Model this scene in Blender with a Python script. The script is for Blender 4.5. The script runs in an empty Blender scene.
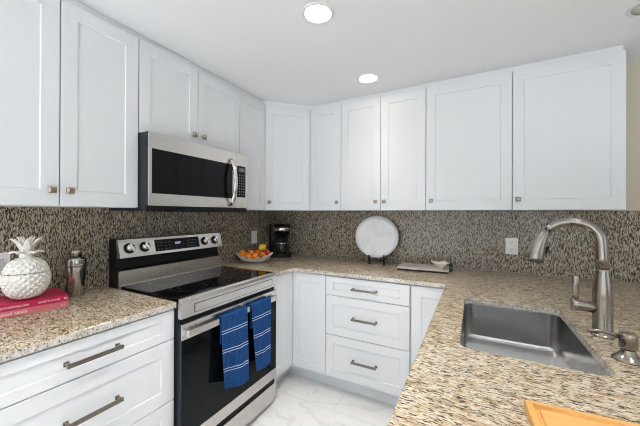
import bpy, bmesh, math, random
from mathutils import Vector, Matrix
random.seed(7)
PI = math.pi
sc = bpy.context.scene
COL = sc.collection

# ------------------------------------------------------------------ camera
cam_d = bpy.data.cameras.new('camera')
cam_d.sensor_width = 36.0
cam_d.lens = 36.0 * 290.122 / 640.0
cam_d.clip_start = 0.02
cam = bpy.data.objects.new('camera', cam_d)
COL.objects.link(cam)
_R = Vector((0.8823, 0.4706, 0.0040)); _U = Vector((-0.0025, -0.0038, 1.0)); _F = Vector((-0.4706, 0.8823, 0.0022))
cam.matrix_world = Matrix(((_R.x, _U.x, -_F.x, 1.92352), (_R.y, _U.y, -_F.y, -2.59422),
                           (_R.z, _U.z, -_F.z, 1.34487), (0, 0, 0, 1)))
sc.camera = cam

# ------------------------------------------------------------------ world, daylight, exposure
world = bpy.data.worlds.new('world'); sc.world = world; world.use_nodes = True
bg = world.node_tree.nodes['Background']
bg.inputs[0].default_value = (0.80, 0.90, 1.0, 1); bg.inputs[1].default_value = 1.2

def area(name, loc, rot, sx, sy, power, color):
    l = bpy.data.lights.new(name, 'AREA'); l.shape = 'RECTANGLE'; l.size = sx; l.size_y = sy
    l.energy = power; l.color = color
    o = bpy.data.objects.new(name, l); o.location = loc; o.rotation_euler = rot; COL.objects.link(o)
    return o
# daylight entering through the glazed opening behind the camera and the window on the right
area('daylight_sliding_door', (1.9, -5.62, 1.12), (PI/2, 0, 0), 3.4, 2.0, 22, (0.76, 0.88, 1.0))
area('daylight_side_window', (6.02, -3.3, 1.5), (PI/2, 0, PI/2), 2.4, 1.2, 7, (0.80, 0.90, 1.0))
bounce_sun_d = bpy.data.lights.new('sun', 'SUN'); bounce_sun_d.energy = 30.0; bounce_sun_d.angle = math.radians(1.0); bounce_sun_d.color = (0.88, 0.94, 1.0)
sun = bpy.data.objects.new('sun', bounce_sun_d); COL.objects.link(sun)
sun.rotation_euler = Vector((-0.12, 0.62, -0.78)).to_track_quat('-Z', 'Y').to_euler()   # added in place of bounced flash; falls through the door onto the floor
LAMP_STRENGTH = 14.0
LAMP_BEAM = 84.0
sc.view_settings.view_transform = 'Standard'
sc.view_settings.look = 'None'
sc.view_settings.gamma = 1.0
sc.view_settings.use_curve_mapping = False
sc.view_settings.exposure = 0.13
sc.cycles.filter_width = 1.05

# ------------------------------------------------------------------ helpers: objects
def finish(o, label=None, cat=None, group=None, kind=None):
    if label: o['label'] = label
    if cat: o['category'] = cat
    if group: o['group'] = group
    if kind: o['kind'] = kind
    return o

def thing(name, label, cat, loc=(0, 0, 0), rz=0.0, group=None):
    o = bpy.data.objects.new(name, None)
    o.empty_display_size = 0.05
    COL.objects.link(o)
    o.location = loc; o.rotation_euler = (0, 0, rz)
    o['_m'] = 1
    finish(o, label, cat, group)
    del o['_m']
    return o

def rootmat(o):
    while o.parent is not None: o = o.parent
    return Matrix.Translation(o.location) @ Matrix.Rotation(o.rotation_euler.z, 4, 'Z')

class MB:
    """collects shapes in one bmesh"""
    def __init__(s): s.bm = bmesh.new(); s.uv = None
    def _mi(s, fs, mi, smooth=False):
        for f in fs: f.material_index = mi; f.smooth = smooth
    def box(s, x0, x1, y0, y1, z0, z1, mi=0, M=None):
        co = [(x0, y0, z0), (x1, y0, z0), (x1, y1, z0), (x0, y1, z0), (x0, y0, z1), (x1, y0, z1), (x1, y1, z1), (x0, y1, z1)]
        v = [s.bm.verts.new(M @ Vector(c) if M else c) for c in co]
        fs = [s.bm.faces.new([v[i] for i in q]) for q in ((3, 2, 1, 0), (4, 5, 6, 7), (0, 1, 5, 4), (1, 2, 6, 5), (2, 3, 7, 6), (3, 0, 4, 7))]
        s._mi(fs, mi); return s
    def prism(s, pts, z0, z1, mi=0, M=None, smooth=False):
        a = [s.bm.verts.new(M @ Vector((p[0], p[1], z0)) if M else (p[0], p[1], z0)) for p in pts]
        b = [s.bm.verts.new(M @ Vector((p[0], p[1], z1)) if M else (p[0], p[1], z1)) for p in pts]
        n = len(pts)
        fs = [s.bm.faces.new(a[::-1]), s.bm.faces.new(b)]
        s._mi(fs, mi)
        fs = [s.bm.faces.new((a[i], a[(i+1) % n], b[(i+1) % n], b[i])) for i in range(n)]
        s._mi(fs, mi, smooth); return s
    def lathe(s, prof, c=(0, 0, 0), seg=32, mi=0, M=None, smooth=True):
        """prof: list of (r, z) from bottom to top"""
        T = Matrix.Translation(c)
        if M: T = T @ M
        rings = []
        for r, z in prof:
            if r < 1e-6: rings.append([s.bm.verts.new(T @ Vector((0, 0, z)))])
            else: rings.append([s.bm.verts.new(T @ Vector((r*math.cos(2*PI*k/seg), r*math.sin(2*PI*k/seg), z))) for k in range(seg)])
        fs = []
        for a, b in zip(rings[:-1], rings[1:]):
            for k in range(seg):
                k2 = (k+1) % seg
                if len(a) == 1 and len(b) == 1: continue
                if len(a) == 1: fs.append(s.bm.faces.new((a[0], b[k2], b[k])))
                elif len(b) == 1: fs.append(s.bm.faces.new((a[k], a[k2], b[0])))
                else: fs.append(s.bm.faces.new((a[k], a[k2], b[k2], b[k])))
        s._mi(fs, mi, smooth); return s
    def tube(s, path, rad, seg=16, mi=0, sx=1.0, caps=True, ref=None):
        """swept round section along a path; rad is a number or a list"""
        P = [Vector(p) for p in path]; n = len(P)
        if not isinstance(rad, (list, tuple)): rad = [rad]*n
        rings = []; up = Vector(ref) if ref else None
        for i in range(n):
            t = (P[min(i+1, n-1)] - P[max(i-1, 0)]).normalized()
            if up is None:
                up = Vector((0, 0, 1)) if abs(t.z) < 0.9 else Vector((1, 0, 0))
            side = t.cross(up).normalized(); up = side.cross(t).normalized()
            rings.append([s.bm.verts.new(P[i] + rad[i]*(sx*math.cos(2*PI*k/seg)*side + math.sin(2*PI*k/seg)*up)) for k in range(seg)])
        fs = []
        for a, b in zip(rings[:-1], rings[1:]):
            for k in range(seg):
                fs.append(s.bm.faces.new((a[k], b[k], b[(k+1) % seg], a[(k+1) % seg])))
        s._mi(fs, mi, True)
        if caps: s._mi([s.bm.faces.new(rings[0]), s.bm.faces.new(rings[-1][::-1])], mi)
        return s
    def sphere(s, c, r, seg=20, rings=12, mi=0, sc3=(1, 1, 1), M=None):
        T = Matrix.Translation(c)
        if M: T = T @ M
        T = T @ Matrix.Diagonal((r*sc3[0], r*sc3[1], r*sc3[2], 1))
        prof = [(math.sin(PI*i/rings), -math.cos(PI*i/rings)) for i in range(rings+1)]
        prof[0] = (0, -1); prof[-1] = (0, 1)
        return s.lathe(prof, (0, 0, 0), seg, mi, T)
    def grid(s, fn, nu, nv, mi=0, closed_u=False):
        vs = [[s.bm.verts.new(fn(i/nu, j/nv)) for i in range(nu + (0 if closed_u else 1))] for j in range(nv+1)]
        uvl = s.bm.loops.layers.uv.get('UVMap') or s.bm.loops.layers.uv.new('UVMap')
        W = nu if closed_u else nu
        for j in range(nv):
            for i in range(W):
                i2 = (i+1) % nu if closed_u else i+1
                f = s.bm.faces.new((vs[j][i], vs[j][i2], vs[j+1][i2], vs[j+1][i]))
                f.material_index = mi; f.smooth = True
                for lp, (a, b) in zip(f.loops, ((i, j), (i+1, j), (i+1, j+1), (i, j+1))):
                    lp[uvl].uv = (a/nu, b/nv)
        return s
    def build(s, name, mats, parent=None, local=False, bevel=0.0, bseg=2, recalc=True, solid=0.0, subd=0):
        if recalc: bmesh.ops.recalc_face_normals(s.bm, faces=s.bm.faces[:])
        if parent is not None and not local:
            s.bm.transform(rootmat(parent).inverted())
        me = bpy.data.meshes.new(name); s.bm.to_mesh(me); s.bm.free()
        if not isinstance(mats, (list, tuple)): mats = [mats]
        for m in mats: me.materials.append(m)
        o = bpy.data.objects.new(name, me); COL.objects.link(o)
        if parent is not None: o.parent = parent
        if solid:
            md = o.modifiers.new('solidify', 'SOLIDIFY'); md.thickness = solid; md.offset = 0
        if bevel:
            md = o.modifiers.new('bevel', 'BEVEL'); md.width = bevel; md.segments = bseg
            md.limit_method = 'ANGLE'; md.angle_limit = math.radians(40); md.harden_normals = False
        if subd:
            md = o.modifiers.new('subdivision', 'SUBSURF'); md.levels = subd; md.render_levels = subd
        return o

def structure(o): o['kind'] = 'structure'; return o

# ------------------------------------------------------------------ helpers: materials
def mat(name, color=(0.8, 0.8, 0.8), rough=0.5, metal=0.0, **kw):
    m = bpy.data.materials.new(name); m.use_nodes = True
    b = m.node_tree.nodes['Principled BSDF']
    b.inputs['Base Color'].default_value = (*color, 1)
    b.inputs['Roughness'].default_value = rough
    b.inputs['Metallic'].default_value = metal
    for k, v in kw.items():
        b.inputs[k].default_value = v
    return m

def N(m, t, **kw):
    n = m.node_tree.nodes.new(t)
    for k, v in kw.items(): setattr(n, k, v)
    return n
def L(m, a, b): m.node_tree.links.new(a, b)
def bsdf(m): return m.node_tree.nodes['Principled BSDF']

def ramp(m, stops, fac, interp='LINEAR'):
    r = N(m, 'ShaderNodeValToRGB'); cr = r.color_ramp; cr.interpolation = interp
    while len(cr.elements) < len(stops): cr.elements.new(0.5)
    for e, (p, c) in zip(cr.elements, stops): e.position = p; e.color = (*c, 1)
    L(m, fac, r.inputs[0]); return r.outputs[0]

def noise_in(m, scale3, rot=(0, 0, 0), scale=1.0, detail=4, rough=0.55, src='pos', warp=None):
    if src == 'pos':
        g = N(m, 'ShaderNodeNewGeometry'); out = g.outputs['Position']
    else:
        g = N(m, 'ShaderNodeTexCoord'); out = g.outputs['Object']
    if warp:
        wn = N(m, 'ShaderNodeTexNoise'); wn.inputs['Scale'].default_value = warp[0]
        L(m, out, wn.inputs['Vector'])
        s_ = N(m, 'ShaderNodeVectorMath', operation='SUBTRACT'); L(m, wn.outputs['Color'], s_.inputs[0]); s_.inputs[1].default_value = (0.5, 0.5, 0.5)
        k_ = N(m, 'ShaderNodeVectorMath', operation='SCALE'); L(m, s_.outputs[0], k_.inputs[0]); k_.inputs['Scale'].default_value = warp[1]
        a_ = N(m, 'ShaderNodeVectorMath', operation='ADD'); L(m, out, a_.inputs[0]); L(m, k_.outputs[0], a_.inputs[1]); out = a_.outputs[0]
    mp = N(m, 'ShaderNodeMapping'); mp.inputs['Scale'].default_value = scale3; mp.inputs['Rotation'].default_value = rot
    L(m, out, mp.inputs['Vector'])
    n = N(m, 'ShaderNodeTexNoise'); n.inputs['Scale'].default_value = scale
    n.inputs['Detail'].default_value = detail; n.inputs['Roughness'].default_value = rough
    L(m, mp.outputs[0], n.inputs['Vector'])
    return n.outputs['Fac']

def mix(m, fac, a, b, mode='MIX'):
    x = N(m, 'ShaderNodeMix', data_type='RGBA', blend_type=mode)
    if isinstance(fac, float): x.inputs[0].default_value = fac
    else: L(m, fac, x.inputs[0])
    for v, k in ((a, 6), (b, 7)):
        if isinstance(v, tuple): x.inputs[k].default_value = (*v, 1)
        else: L(m, v, x.inputs[k])
    return x.outputs[2]

def granite(name, long_axis, rot, dark):
    """polished granite: cream ground, fine dark flecks drawn out along one axis, round specks on the sawn edges"""
    m = mat(name, rough=0.14, **{'Specular IOR Level': 0.32})
    def s3(l, c): return tuple(l if i == long_axis else c for i in range(3))
    f1 = noise_in(m, s3(50, 225), rot, 1.0, 3, 0.62, warp=(18, 0.016))
    f2 = noise_in(m, s3(22, 62), rot, 1.0, 3, 0.55, warp=(6, 0.05))
    f3 = noise_in(m, s3(130, 330), rot, 1.0, 2, 0.6)
    f4 = noise_in(m, (150, 150, 150), rot, 1.0, 3, 0.6)
    ground = ramp(m, [(0.34, (0.45, 0.33, 0.205)), (0.46, (0.62, 0.51, 0.37)), (0.58, (0.68, 0.60, 0.48)), (0.72, (0.72, 0.66, 0.56))], f2)
    if long_axis == 2: ground = mix(m, 0.55, ground, (0.44, 0.40, 0.33))  # wall only: same stone, its shade put into a darker, greyer ground
    fine = ramp(m, [(0.34, (0.42, 0.34, 0.26)), (0.48, (0.88, 0.86, 0.82)), (0.62, (1.0, 1.0, 1.0))], f3)
    base = mix(m, 0.85, ground, fine, 'MULTIPLY')
    def mask(f, d0): return ramp(m, [(d0 - 0.055, (1, 1, 1)), (d0 - 0.015, (0.85, 0.85, 0.85)), (d0 + 0.025, (0, 0, 0))], f)
    fcol = ramp(m, [(0.35, (0.014, 0.012, 0.011)), (0.55, (0.085, 0.060, 0.042)), (0.75, (0.04, 0.038, 0.038))], f3)
    face = mix(m, mask(f1, dark), base, fcol)
    if long_axis != 2:
        g = N(m, 'ShaderNodeNewGeometry'); sp = N(m, 'ShaderNodeSeparateXYZ'); L(m, g.outputs['True Normal'], sp.inputs[0])
        ab = N(m, 'ShaderNodeMath', operation='LESS_THAN'); L(m, sp.outputs['Z'], ab.inputs[0]); ab.inputs[1].default_value = 0.4
        eb = ramp(m, [(0.38, (0.46, 0.41, 0.335)), (0.6, (0.66, 0.63, 0.58))], f2)
        edge = mix(m, mask(f4, dark - 0.035), eb, fcol)
        face = mix(m, ab.outputs[0], face, edge)
    L(m, face, bsdf(m).inputs['Base Color'])
    return m

WHITE = mat('white_cabinet_paint', (0.77, 0.775, 0.785), 0.38)
CARC = mat('white_cabinet_carcass', (0.74, 0.74, 0.745), 0.5)
GR_TOP = granite('granite_worktop', 0, (0, 0, math.radians(-7)), 0.44)
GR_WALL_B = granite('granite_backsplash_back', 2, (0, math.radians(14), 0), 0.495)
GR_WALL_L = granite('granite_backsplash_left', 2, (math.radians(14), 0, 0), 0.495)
CEIL = mat('ceiling_paint', (0.87, 0.87, 0.875), 0.8)
BEIGE = mat('beige_wall_paint', (0.62, 0.55, 0.43), 0.7)
WALLW = mat('pale_wall_paint', (0.72, 0.70, 0.66), 0.7)
TRIMW = mat('white_trim_paint', (0.78, 0.78, 0.785), 0.45)

def brushed(name, color, rough, axis, amt=0.10):
    m = mat(name, color, rough, 1.0)
    s3 = [400, 400, 400]; s3[axis] = 3
    f = noise_in(m, tuple(s3), (0, 0, 0), 1.0, 2, 0.5)
    mr = N(m, 'ShaderNodeMapRange'); L(m, f, mr.inputs[0])
    mr.inputs[3].default_value = rough - amt*0.6; mr.inputs[4].default_value = rough + amt*0.6
    L(m, mr.outputs[0], bsdf(m).inputs['Roughness'])
    return m
STEEL = brushed('brushed_steel', (0.66, 0.635, 0.61), 0.26, 1, 0.03)
STEEL_SINK = brushed('sink_steel', (0.52, 0.515, 0.51), 0.19, 0, 0.05)
STEEL_SMOOTH = mat('polished_steel', (0.70, 0.67, 0.63), 0.12, 1.0)
NICKEL = mat('brushed_nickel', (0.29, 0.26, 0.225), 0.22, 1.0)
PULL = mat('pull_metal', (0.23, 0.20, 0.17), 0.22, 1.0)
BRONZE = mat('knob_metal', (0.40, 0.32, 0.25), 0.28, 1.0)
BLACKGLASS = mat('black_glass', (0.004, 0.004, 0.005), 0.05, **{'Specular IOR Level': 0.17})
OVENGLASS = mat('oven_glass', (0.004, 0.005, 0.007), 0.08, 0.0, **{'Specular IOR Level': 0.15})
BLACK = mat('black_plastic', (0.008, 0.008, 0.009), 0.35, 0.0, **{'Specular IOR Level': 0.2})
DARK = mat('dark_enamel', (0.014, 0.018, 0.023), 0.35, 0.0, **{'Specular IOR Level': 0.3})
CHAR = mat('charcoal_plastic', (0.04, 0.042, 0.045), 0.5)
RING = mat('cooktop_print', (0.06, 0.06, 0.06), 0.3)
KEYS = mat('key_print', (0.13, 0.135, 0.145), 0.4)
CERAMIC = mat('white_ceramic', (0.80, 0.765, 0.70), 0.32)
OUTLET = mat('white_outlet_plastic', (0.88, 0.86, 0.82), 0.4)
SLOT = mat('outlet_slot', (0.03, 0.03, 0.03), 0.5)
GREYPLASTIC = mat('grey_rocker', (0.62, 0.62, 0.61), 0.4)

def emit(name, color, strength):
    m = mat(name, color, 0.5)
    bsdf(m).inputs['Emission Color'].default_value = (*color, 1)
    bsdf(m).inputs['Emission Strength'].default_value = strength
    return m
LAMP = emit('lamp_diffuser', (1.0, 0.87, 0.70), LAMP_STRENGTH)
LAMP_OFF = mat('lamp_lens_off', (0.62, 0.60, 0.55), 0.4)
CLOCK = emit('clock_digits', (0.50, 0.45, 1.0), 1.0)

# floor: pale marble-look tiles with thin veins
FLOOR = mat('marble_tile', rough=0.16)
fv = noise_in(FLOOR, (1.1, 2.2, 1), (0, 0, 0.6), 1.6, 6, 0.62, warp=(1.5, 0.5))
fw = noise_in(FLOOR, (1, 1, 1), (0, 0, 0), 2.5, 4, 0.6)
vein = ramp(FLOOR, [(0.470, (0.83, 0.825, 0.81)), (0.497, (0.74, 0.73, 0.72)), (0.503, (0.735, 0.725, 0.715)), (0.535, (0.83, 0.825, 0.815))], fv)
cloud = ramp(FLOOR, [(0.35, (0.94, 0.94, 0.94)), (0.65, (1, 1, 1))], fw)
fcol = mix(FLOOR, 1.0, vein, cloud, 'MULTIPLY')
bk = N(FLOOR, 'ShaderNodeTexBrick'); bk.offset = 0.5
g_ = N(FLOOR, 'ShaderNodeNewGeometry'); mp_ = N(FLOOR, 'ShaderNodeMapping'); mp_.inputs['Location'].default_value = (0.13, 0.2, 0)
L(FLOOR, g_.outputs['Position'], mp_.inputs[0]); L(FLOOR, mp_.outputs[0], bk.inputs['Vector'])
bk.inputs['Scale'].default_value = 1.0; bk.inputs['Brick Width'].default_value = 1.2; bk.inputs['Row Height'].default_value = 0.6
bk.inputs['Mortar Size'].default_value = 0.0015; bk.inputs['Mortar Smooth'].default_value = 0.3
L(FLOOR, mix(FLOOR, bk.outputs['Fac'], fcol, (0.55, 0.54, 0.52)), bsdf(FLOOR).inputs['Base Color'])

# wood of the cutting board
WOOD = mat('maple_wood', rough=0.45)
wf = noise_in(WOOD, (2.2, 26, 26), (0, 0, 0.06), 1.0, 5, 0.55, src='obj', warp=(5, 0.06))
wd = ramp(WOOD, [(0.32, (0.52, 0.24, 0.06)), (0.5, (0.72, 0.38, 0.11)), (0.68, (0.80, 0.47, 0.17))], wf)
L(WOOD, wd, bsdf(WOOD).inputs['Base Color'])

# ------------------------------------------------------------------ room shell
CZ = 2.325
RX, RY = 6.0, -5.6
def slab(name, *b, m=WALLW): return structure(MB().box(*b).build(name, m))
slab('floor', -0.1, RX+0.1, RY-0.1, 0.1, -0.1, 0.0, m=FLOOR)
slab('ceiling', -0.1, RX+0.1, RY-0.1, 0.1, CZ, CZ+0.1, m=CEIL)
slab('wall_left', -0.1, 0, RY, 0, 0, CZ, m=BEIGE)
slab('wall_back', -0.1, RX, 0, 0.1, 0, CZ, m=BEIGE)
w = MB()
w.box(RX, RX+0.1, RY, -4.5, 0, CZ); w.box(RX, RX+0.1, -2.1, 0, 0, CZ)
w.box(RX, RX+0.1, -4.5, -2.1, 0, 0.9); w.box(RX, RX+0.1, -4.5, -2.1, 2.1, CZ)
structure(w.build('wall_right', WALLW))
w = MB()
w.box(-0.1, 0.2, RY-0.1, RY, 0, CZ); w.box(3.6, RX, RY-0.1, RY, 0, CZ); w.box(0.2, 3.6, RY-0.1, RY, 2.12, CZ)
structure(w.build('wall_front', WALLW))
w = MB()
for x in (0.2, 1.86, 3.54): w.box(x, x+0.06, RY-0.07, RY-0.02, 0.05, 2.06)
for z in (0.0, 2.06): w.box(0.2, 3.6, RY-0.07, RY-0.02, z, z+0.05)
structure(w.build('door_1', TRIMW))
w = MB()
for y in (-4.5, -3.33, -2.15): w.box(RX+0.005, RX+0.02, y, y+0.05, 0.95, 2.05)
for z in (0.9, 2.05): w.box(RX+0.005, RX+0.02, -4.5, -2.1, z, z+0.05)
structure(w.build('window_1', TRIMW))

# painted strip between the wall cabinets and the ceiling
tf = 0.302
outer = [(tf, -2.362), (tf, -0.612), (0.612, -tf), (2.676, -tf)]
inner = [(tf-0.02, -2.362), (tf-0.02, -0.604), (0.604, -tf+0.02), (2.676, -tf+0.02)]
structure(MB().prism(outer + inner[::-1], 2.2875, CZ-0.001).build('trim_1', TRIMW))

# ------------------------------------------------------------------ cabinet parts
def panel_door(name, parent, P, u, n, w, h, stile=0.062, rail=0.068, t=0.019, rec=0.006, m=WHITE):
    """recessed-panel front: P lower corner on the front plane, u width direction, n outward"""
    u = Vector(u).normalized(); n = Vector(n).normalized(); z = Vector((0, 0, 1)); P = Vector(P)
    mb = MB(); bm = mb.bm
    def rect(a, b, c, d, k): return [bm.verts.new(P + u*x + z*y + n*k) for x, y in ((a, c), (b, c), (b, d), (a, d))]
    o = rect(0, w, 0, h, 0); i = rect(stile, w-stile, rail, h-rail, 0)
    e = 0.002
    r = rect(stile+e, w-stile-e, rail+e, h-rail-e, -rec); b = rect(0, w, 0, h, -t)
    for k in range(4):
        j = (k+1) % 4
        bm.faces.new((o[k], o[j], i[j], i[k])); bm.faces.new((i[k], i[j], r[j], r[k])); bm.faces.new((b[k], o[k], o[j], b[j]))
    bm.faces.new(r); bm.faces.new(b[::-1])
    return mb.build(name, m, parent, bevel=0.0014, bseg=2)

def knob(parent, C, n):
    """small square knob with a faceted face; C on the door face"""
    n = Vector(n).normalized(); u = Vector((-n.y, n.x, 0)); z = Vector((0, 0, 1)); C = Vector(C)
    M = Matrix(((u.x, z.x, n.x, C.x), (u.y, z.y, n.y, C.y), (u.z, z.z, n.z, C.z), (0, 0, 0, 1)))
    mb = MB()
    mb.box(-0.006, 0.006, -0.006, 0.006, -0.0005, 0.014, M=M)
    mb.box(-0.014, 0.014, -0.014, 0.014, 0.012, 0.020, M=M)
    a = [mb.bm.verts.new(M @ Vector((x, y, 0.020))) for x, y in ((-.014, -.014), (.014, -.014), (.014, .014), (-.014, .014))]
    b = [mb.bm.verts.new(M @ Vector((x, y, 0.0255))) for x, y in ((-.007, -.007), (.007, -.007), (.007, .007), (-.007, .007))]
    for k in range(4): mb.bm.faces.new((a[k], a[(k+1) % 4], b[(k+1) % 4], b[k]))
    mb.bm.faces.new(b)
    return mb.build('knob', BRONZE, parent, bevel=0.001)

def bar_pull(parent, C, n, length=0.185):
    n = Vector(n).normalized(); u = Vector((-n.y, n.x, 0)); z = Vector((0, 0, 1)); C = Vector(C)
    M = Matrix(((u.x, z.x, n.x, C.x), (u.y, z.y, n.y, C.y), (u.z, z.z, n.z, C.z), (0, 0, 0, 1)))
    h = length/2
    mb = MB()
    for s in (-1, 1):
        c = s*(h-0.008)
        mb.box(c-0.008, c+0.008, -0.0085, 0.0085, -0.0005, 0.005, M=M)
        mb.box(c-0.0055, c+0.0055, -0.006, 0.006, 0.004, 0.030, M=M)
    mb.box(-h, h, -0.0072, 0.0072, 0.025, 0.037, M=M)
    return mb.build('pull_handle', PULL, parent, bevel=0.0018)

ZB, ZT = 1.3725, 2.2865
FX = 0.325
def upper(name, label, body, doors, group=None, base=(0, 0, 0)):
    """doors: (P, u, n, w, h, knob position along width or None, from bottom)"""
    t = thing(name, label, 'cabinet', base, 0, group)
    mb = MB()
    if isinstance(body, tuple): mb.box(*body)
    else: mb.prism(body, ZB, ZT)
    mb.build('cabinet_body', CARC, t)
    for (P, u, n, wd, h, k) in doors:
        d = panel_door('door', t, P, u, n, wd, h)
        if k is not None:
            knob(d, Vector(P) + Vector(u).normalized()*k + Vector((0, 0, 0.068)), n)
    return t
G = 0.0021          # half gap between fronts
def left_door(y0, y1, z0, knob_y=None):      # y0 > y1, door face on X = FX, u runs towards the camera
    P = (FX, y0-G, z0+G); wd = abs(y0-y1)-2*G
    return (P, (0, -1, 0), (1, 0, 0), wd, ZT-z0-2*G, None if knob_y is None else abs(y0-G-knob_y))
def back_door(x0, x1, knob_x=None):
    return ((x0+G, -FX, ZB+G), (1, 0, 0), (0, -1, 0), x1-x0-2*G, ZT-ZB-2*G, None if knob_x is None else knob_x-x0-G)
cd = 0.305
upper('wall_cabinet', 'tall two-door white wall cabinet above the pineapple jar, left of the microwave', (0.001, cd, -2.362, -1.677, ZB, ZT),
      [left_door(-1.677, -2.012, ZB, -1.98), left_door(-2.012, -2.362, ZB, -2.043)], base=(0.15, -2.02, ZB))
ZM = 1.779
upper('wall_cabinet', 'short two-door white wall cabinet directly above the microwave', (0.001, cd, -1.6755, -0.9155, ZM, ZT),
      [left_door(-0.9155, -1.295, ZM, -1.258), left_door(-1.295, -1.6755, ZM, -1.332)], base=(0.15, -1.295, ZM))
upper('wall_cabinet', 'narrow white wall cabinet right of the microwave, before the corner', (0.001, cd, -0.914, -0.611, ZB, ZT),
      [left_door(-0.611, -0.914, ZB, -0.872)], base=(0.15, -0.76, ZB))
# diagonal corner cabinet
e = 0.0007
a = Vector((FX-0.006, -0.6095+0.004, 0)); b = Vector((0.6095-0.004, -FX+0.006, 0))
ud = (b-a).normalized(); nd = Vector((ud.y, -ud.x, 0))
upper('wall_cabinet', 'angled white wall cabinet across the room corner above the coffee maker',
      [(0.001, -0.001), (0.001, -0.6095), (cd-0.002, -0.6095), (0.6095, -cd+0.002), (0.6095, -0.001)],
      [((a.x+ud.x*0.004, a.y+ud.y*0.004, ZB+G), ud, nd, (b-a).length-0.008, ZT-ZB-2*G, 0.034)], base=(0.2, -0.2, ZB))
upper('wall_cabinet', 'narrow single-door white wall cabinet just right of the angled corner cabinet', (0.611, 0.9135, -cd, -0.001, ZB, ZT),
      [back_door(0.611, 0.914, 0.880)], base=(0.76, -0.15, ZB))
upper('wall_cabinet', 'two-door white wall cabinet above the round white plate, nearest the second ceiling light', (0.9145, 1.6015, -cd, -0.001, ZB, ZT),
      [back_door(0.9145, 1.259, 1.222), back_door(1.259, 1.602, 1.292)], base=(1.26, -0.15, ZB))
upper('wall_cabinet', 'wide single-door white wall cabinet above the stone serving tray', (1.6025, 2.1395, -cd, -0.001, ZB, ZT),
      [back_door(1.6025, 2.140, 1.640)], base=(1.87, -0.15, ZB))
upper('wall_cabinet', 'wide single-door white wall cabinet at the right end, above the faucet', (2.1405, 2.680, -cd, -0.001, ZB, ZT),
      [back_door(2.1405, 2.683, 2.171)], base=(2.41, -0.15, ZB))

# ------------------------------------------------------------------ base cabinets
BX = 0.635; BT = 0.8825; BB = 0.125
DR = [(0.7355, 0.8775), (0.4405, 0.7355), (BB, 0.4405)]
def drawer_fronts(t, P0, u, n, wd, pull=True):
    for (z0, z1) in DR:
        P = Vector(P0) + Vector((0, 0, z0+G))
        d = panel_door('drawer', t, P, u, n, wd, z1-z0-2*G, stile=0.062, rail=0.062 if z1-z0 > 0.2 else 0.040)
        un = Vector(u).normalized()
        zc = 0.803-z0-G if z1-z0 < 0.2 else (z1-z0)/2
        if pull: bar_pull(d, P + un*(wd/2) + Vector((0, 0, zc)), n)
t = thing('base_cabinet', 'white three-drawer base cabinet left of the range', 'cabinet', (0.3, -2.02, 0))
MB().box(0.001, 0.614, -2.362, -1.6785, 0.11, BT).build('cabinet_body', CARC, t)
MB().box(0.001, 0.545, -2.362, -1.6785, 0.0, 0.109).build('toe_kick', WHITE, t)
drawer_fronts(t, (BX, -1.6785-G, 0), (0, -1, 0), (1, 0, 0), 0.6835-2*G)
t = thing('base_cabinet', 'white corner base cabinet with two doors meeting at the inside corner right of the range', 'cabinet', (0.3, -0.3, 0))
cr = [(0.001, -0.001), (0.001, -0.912), (0.614, -0.912), (0.614, -0.614), (0.927, -0.614), (0.927, -0.001)]
MB().prism(cr, 0.11, BT).build('cabinet_body', CARC, t)
tk = [(0.001, -0.001), (0.001, -0.912), (0.545, -0.912), (0.545, -0.545), (0.927, -0.545), (0.927, -0.001)]
MB().prism(tk, 0.0, 0.109).build('toe_kick', WHITE, t)
panel_door('door', t, (BX, -BX-0.002, BB), (0, -1, 0), (1, 0, 0), 0.912-BX-0.004, 0.8775-BB)
panel_door('door', t, (BX+0.0005, -BX, BB), (1, 0, 0), (0, -1, 0), 0.927-BX-0.002, 0.8775-BB)
t = thing('base_cabinet', 'white three-drawer base cabinet below the round plate, along the back wall', 'cabinet', (1.24, -0.3, 0))
MB().box(0.928, 1.5495, -0.614, -0.001, 0.11, BT).build('cabinet_body', CARC, t)
MB().box(0.928, 1.5495, -0.545, -0.001, 0.0, 0.109).build('toe_kick', WHITE, t)
drawer_fronts(t, (0.928+G, -BX, 0), (1, 0, 0), (0, -1, 0), 0.6215-2*G)
t = thing('base_cabinet', 'white single-door base cabinet between the back drawers and the peninsula', 'cabinet', (1.68, -0.3, 0))
MB().box(1.5505, 1.81, -0.614, -0.001, 0.11, BT).build('cabinet_body', CARC, t)
MB().box(1.5505, 1.81, -0.545, -0.001, 0.0, 0.109).build('toe_kick', WHITE, t)
panel_door('door', t, (1.5505+0.010, -BX, BB), (1, 0, 0), (0, -1, 0), 0.235, 0.8775-BB)
# peninsula run: sink base (hollow) and an end unit, fronts facing the range
PX = 1.790
def hollow(mb, x0, x1, y0, y1, z0, z1, th=0.018):
    mb.box(x0, x1, y0, y0+th, z0, z1); mb.box(x0, x1, y1-th, y1, z0, z1)
    mb.box(x1-th, x1, y0+th, y1-th, z0, z1); mb.box(x0, x1-th, y0+th, y1-th, z0, z0+th)
    return mb
t = thing('sink_cabinet', 'white two-door peninsula base cabinet under the steel sink', 'cabinet', (2.1, -1.2, 0))
hollow(MB(), PX+0.021, 2.42, -1.66, -0.64, 0.11, BT).build('cabinet_body', CARC, t)
MB().box(PX+0.09, 2.42, -1.66, -0.64, 0.0, 0.109).build('toe_kick', WHITE, t)
for y0 in (-0.645, -1.153):
    panel_door('door', t, (PX, y0, BB), (0, -1, 0), (-1, 0, 0), 0.503, 0.8775-BB)
t = thing('base_cabinet', 'white peninsula end base cabinet under the cutting board', 'cabinet', (2.1, -1.97, 0))
MB().box(PX+0.021, 2.42, -2.29, -1.663, 0.11, BT).build('cabinet_body', CARC, t)
MB().box(PX+0.09, 2.42, -2.29, -1.663, 0.0, 0.109).build('toe_kick', WHITE, t)
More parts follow.
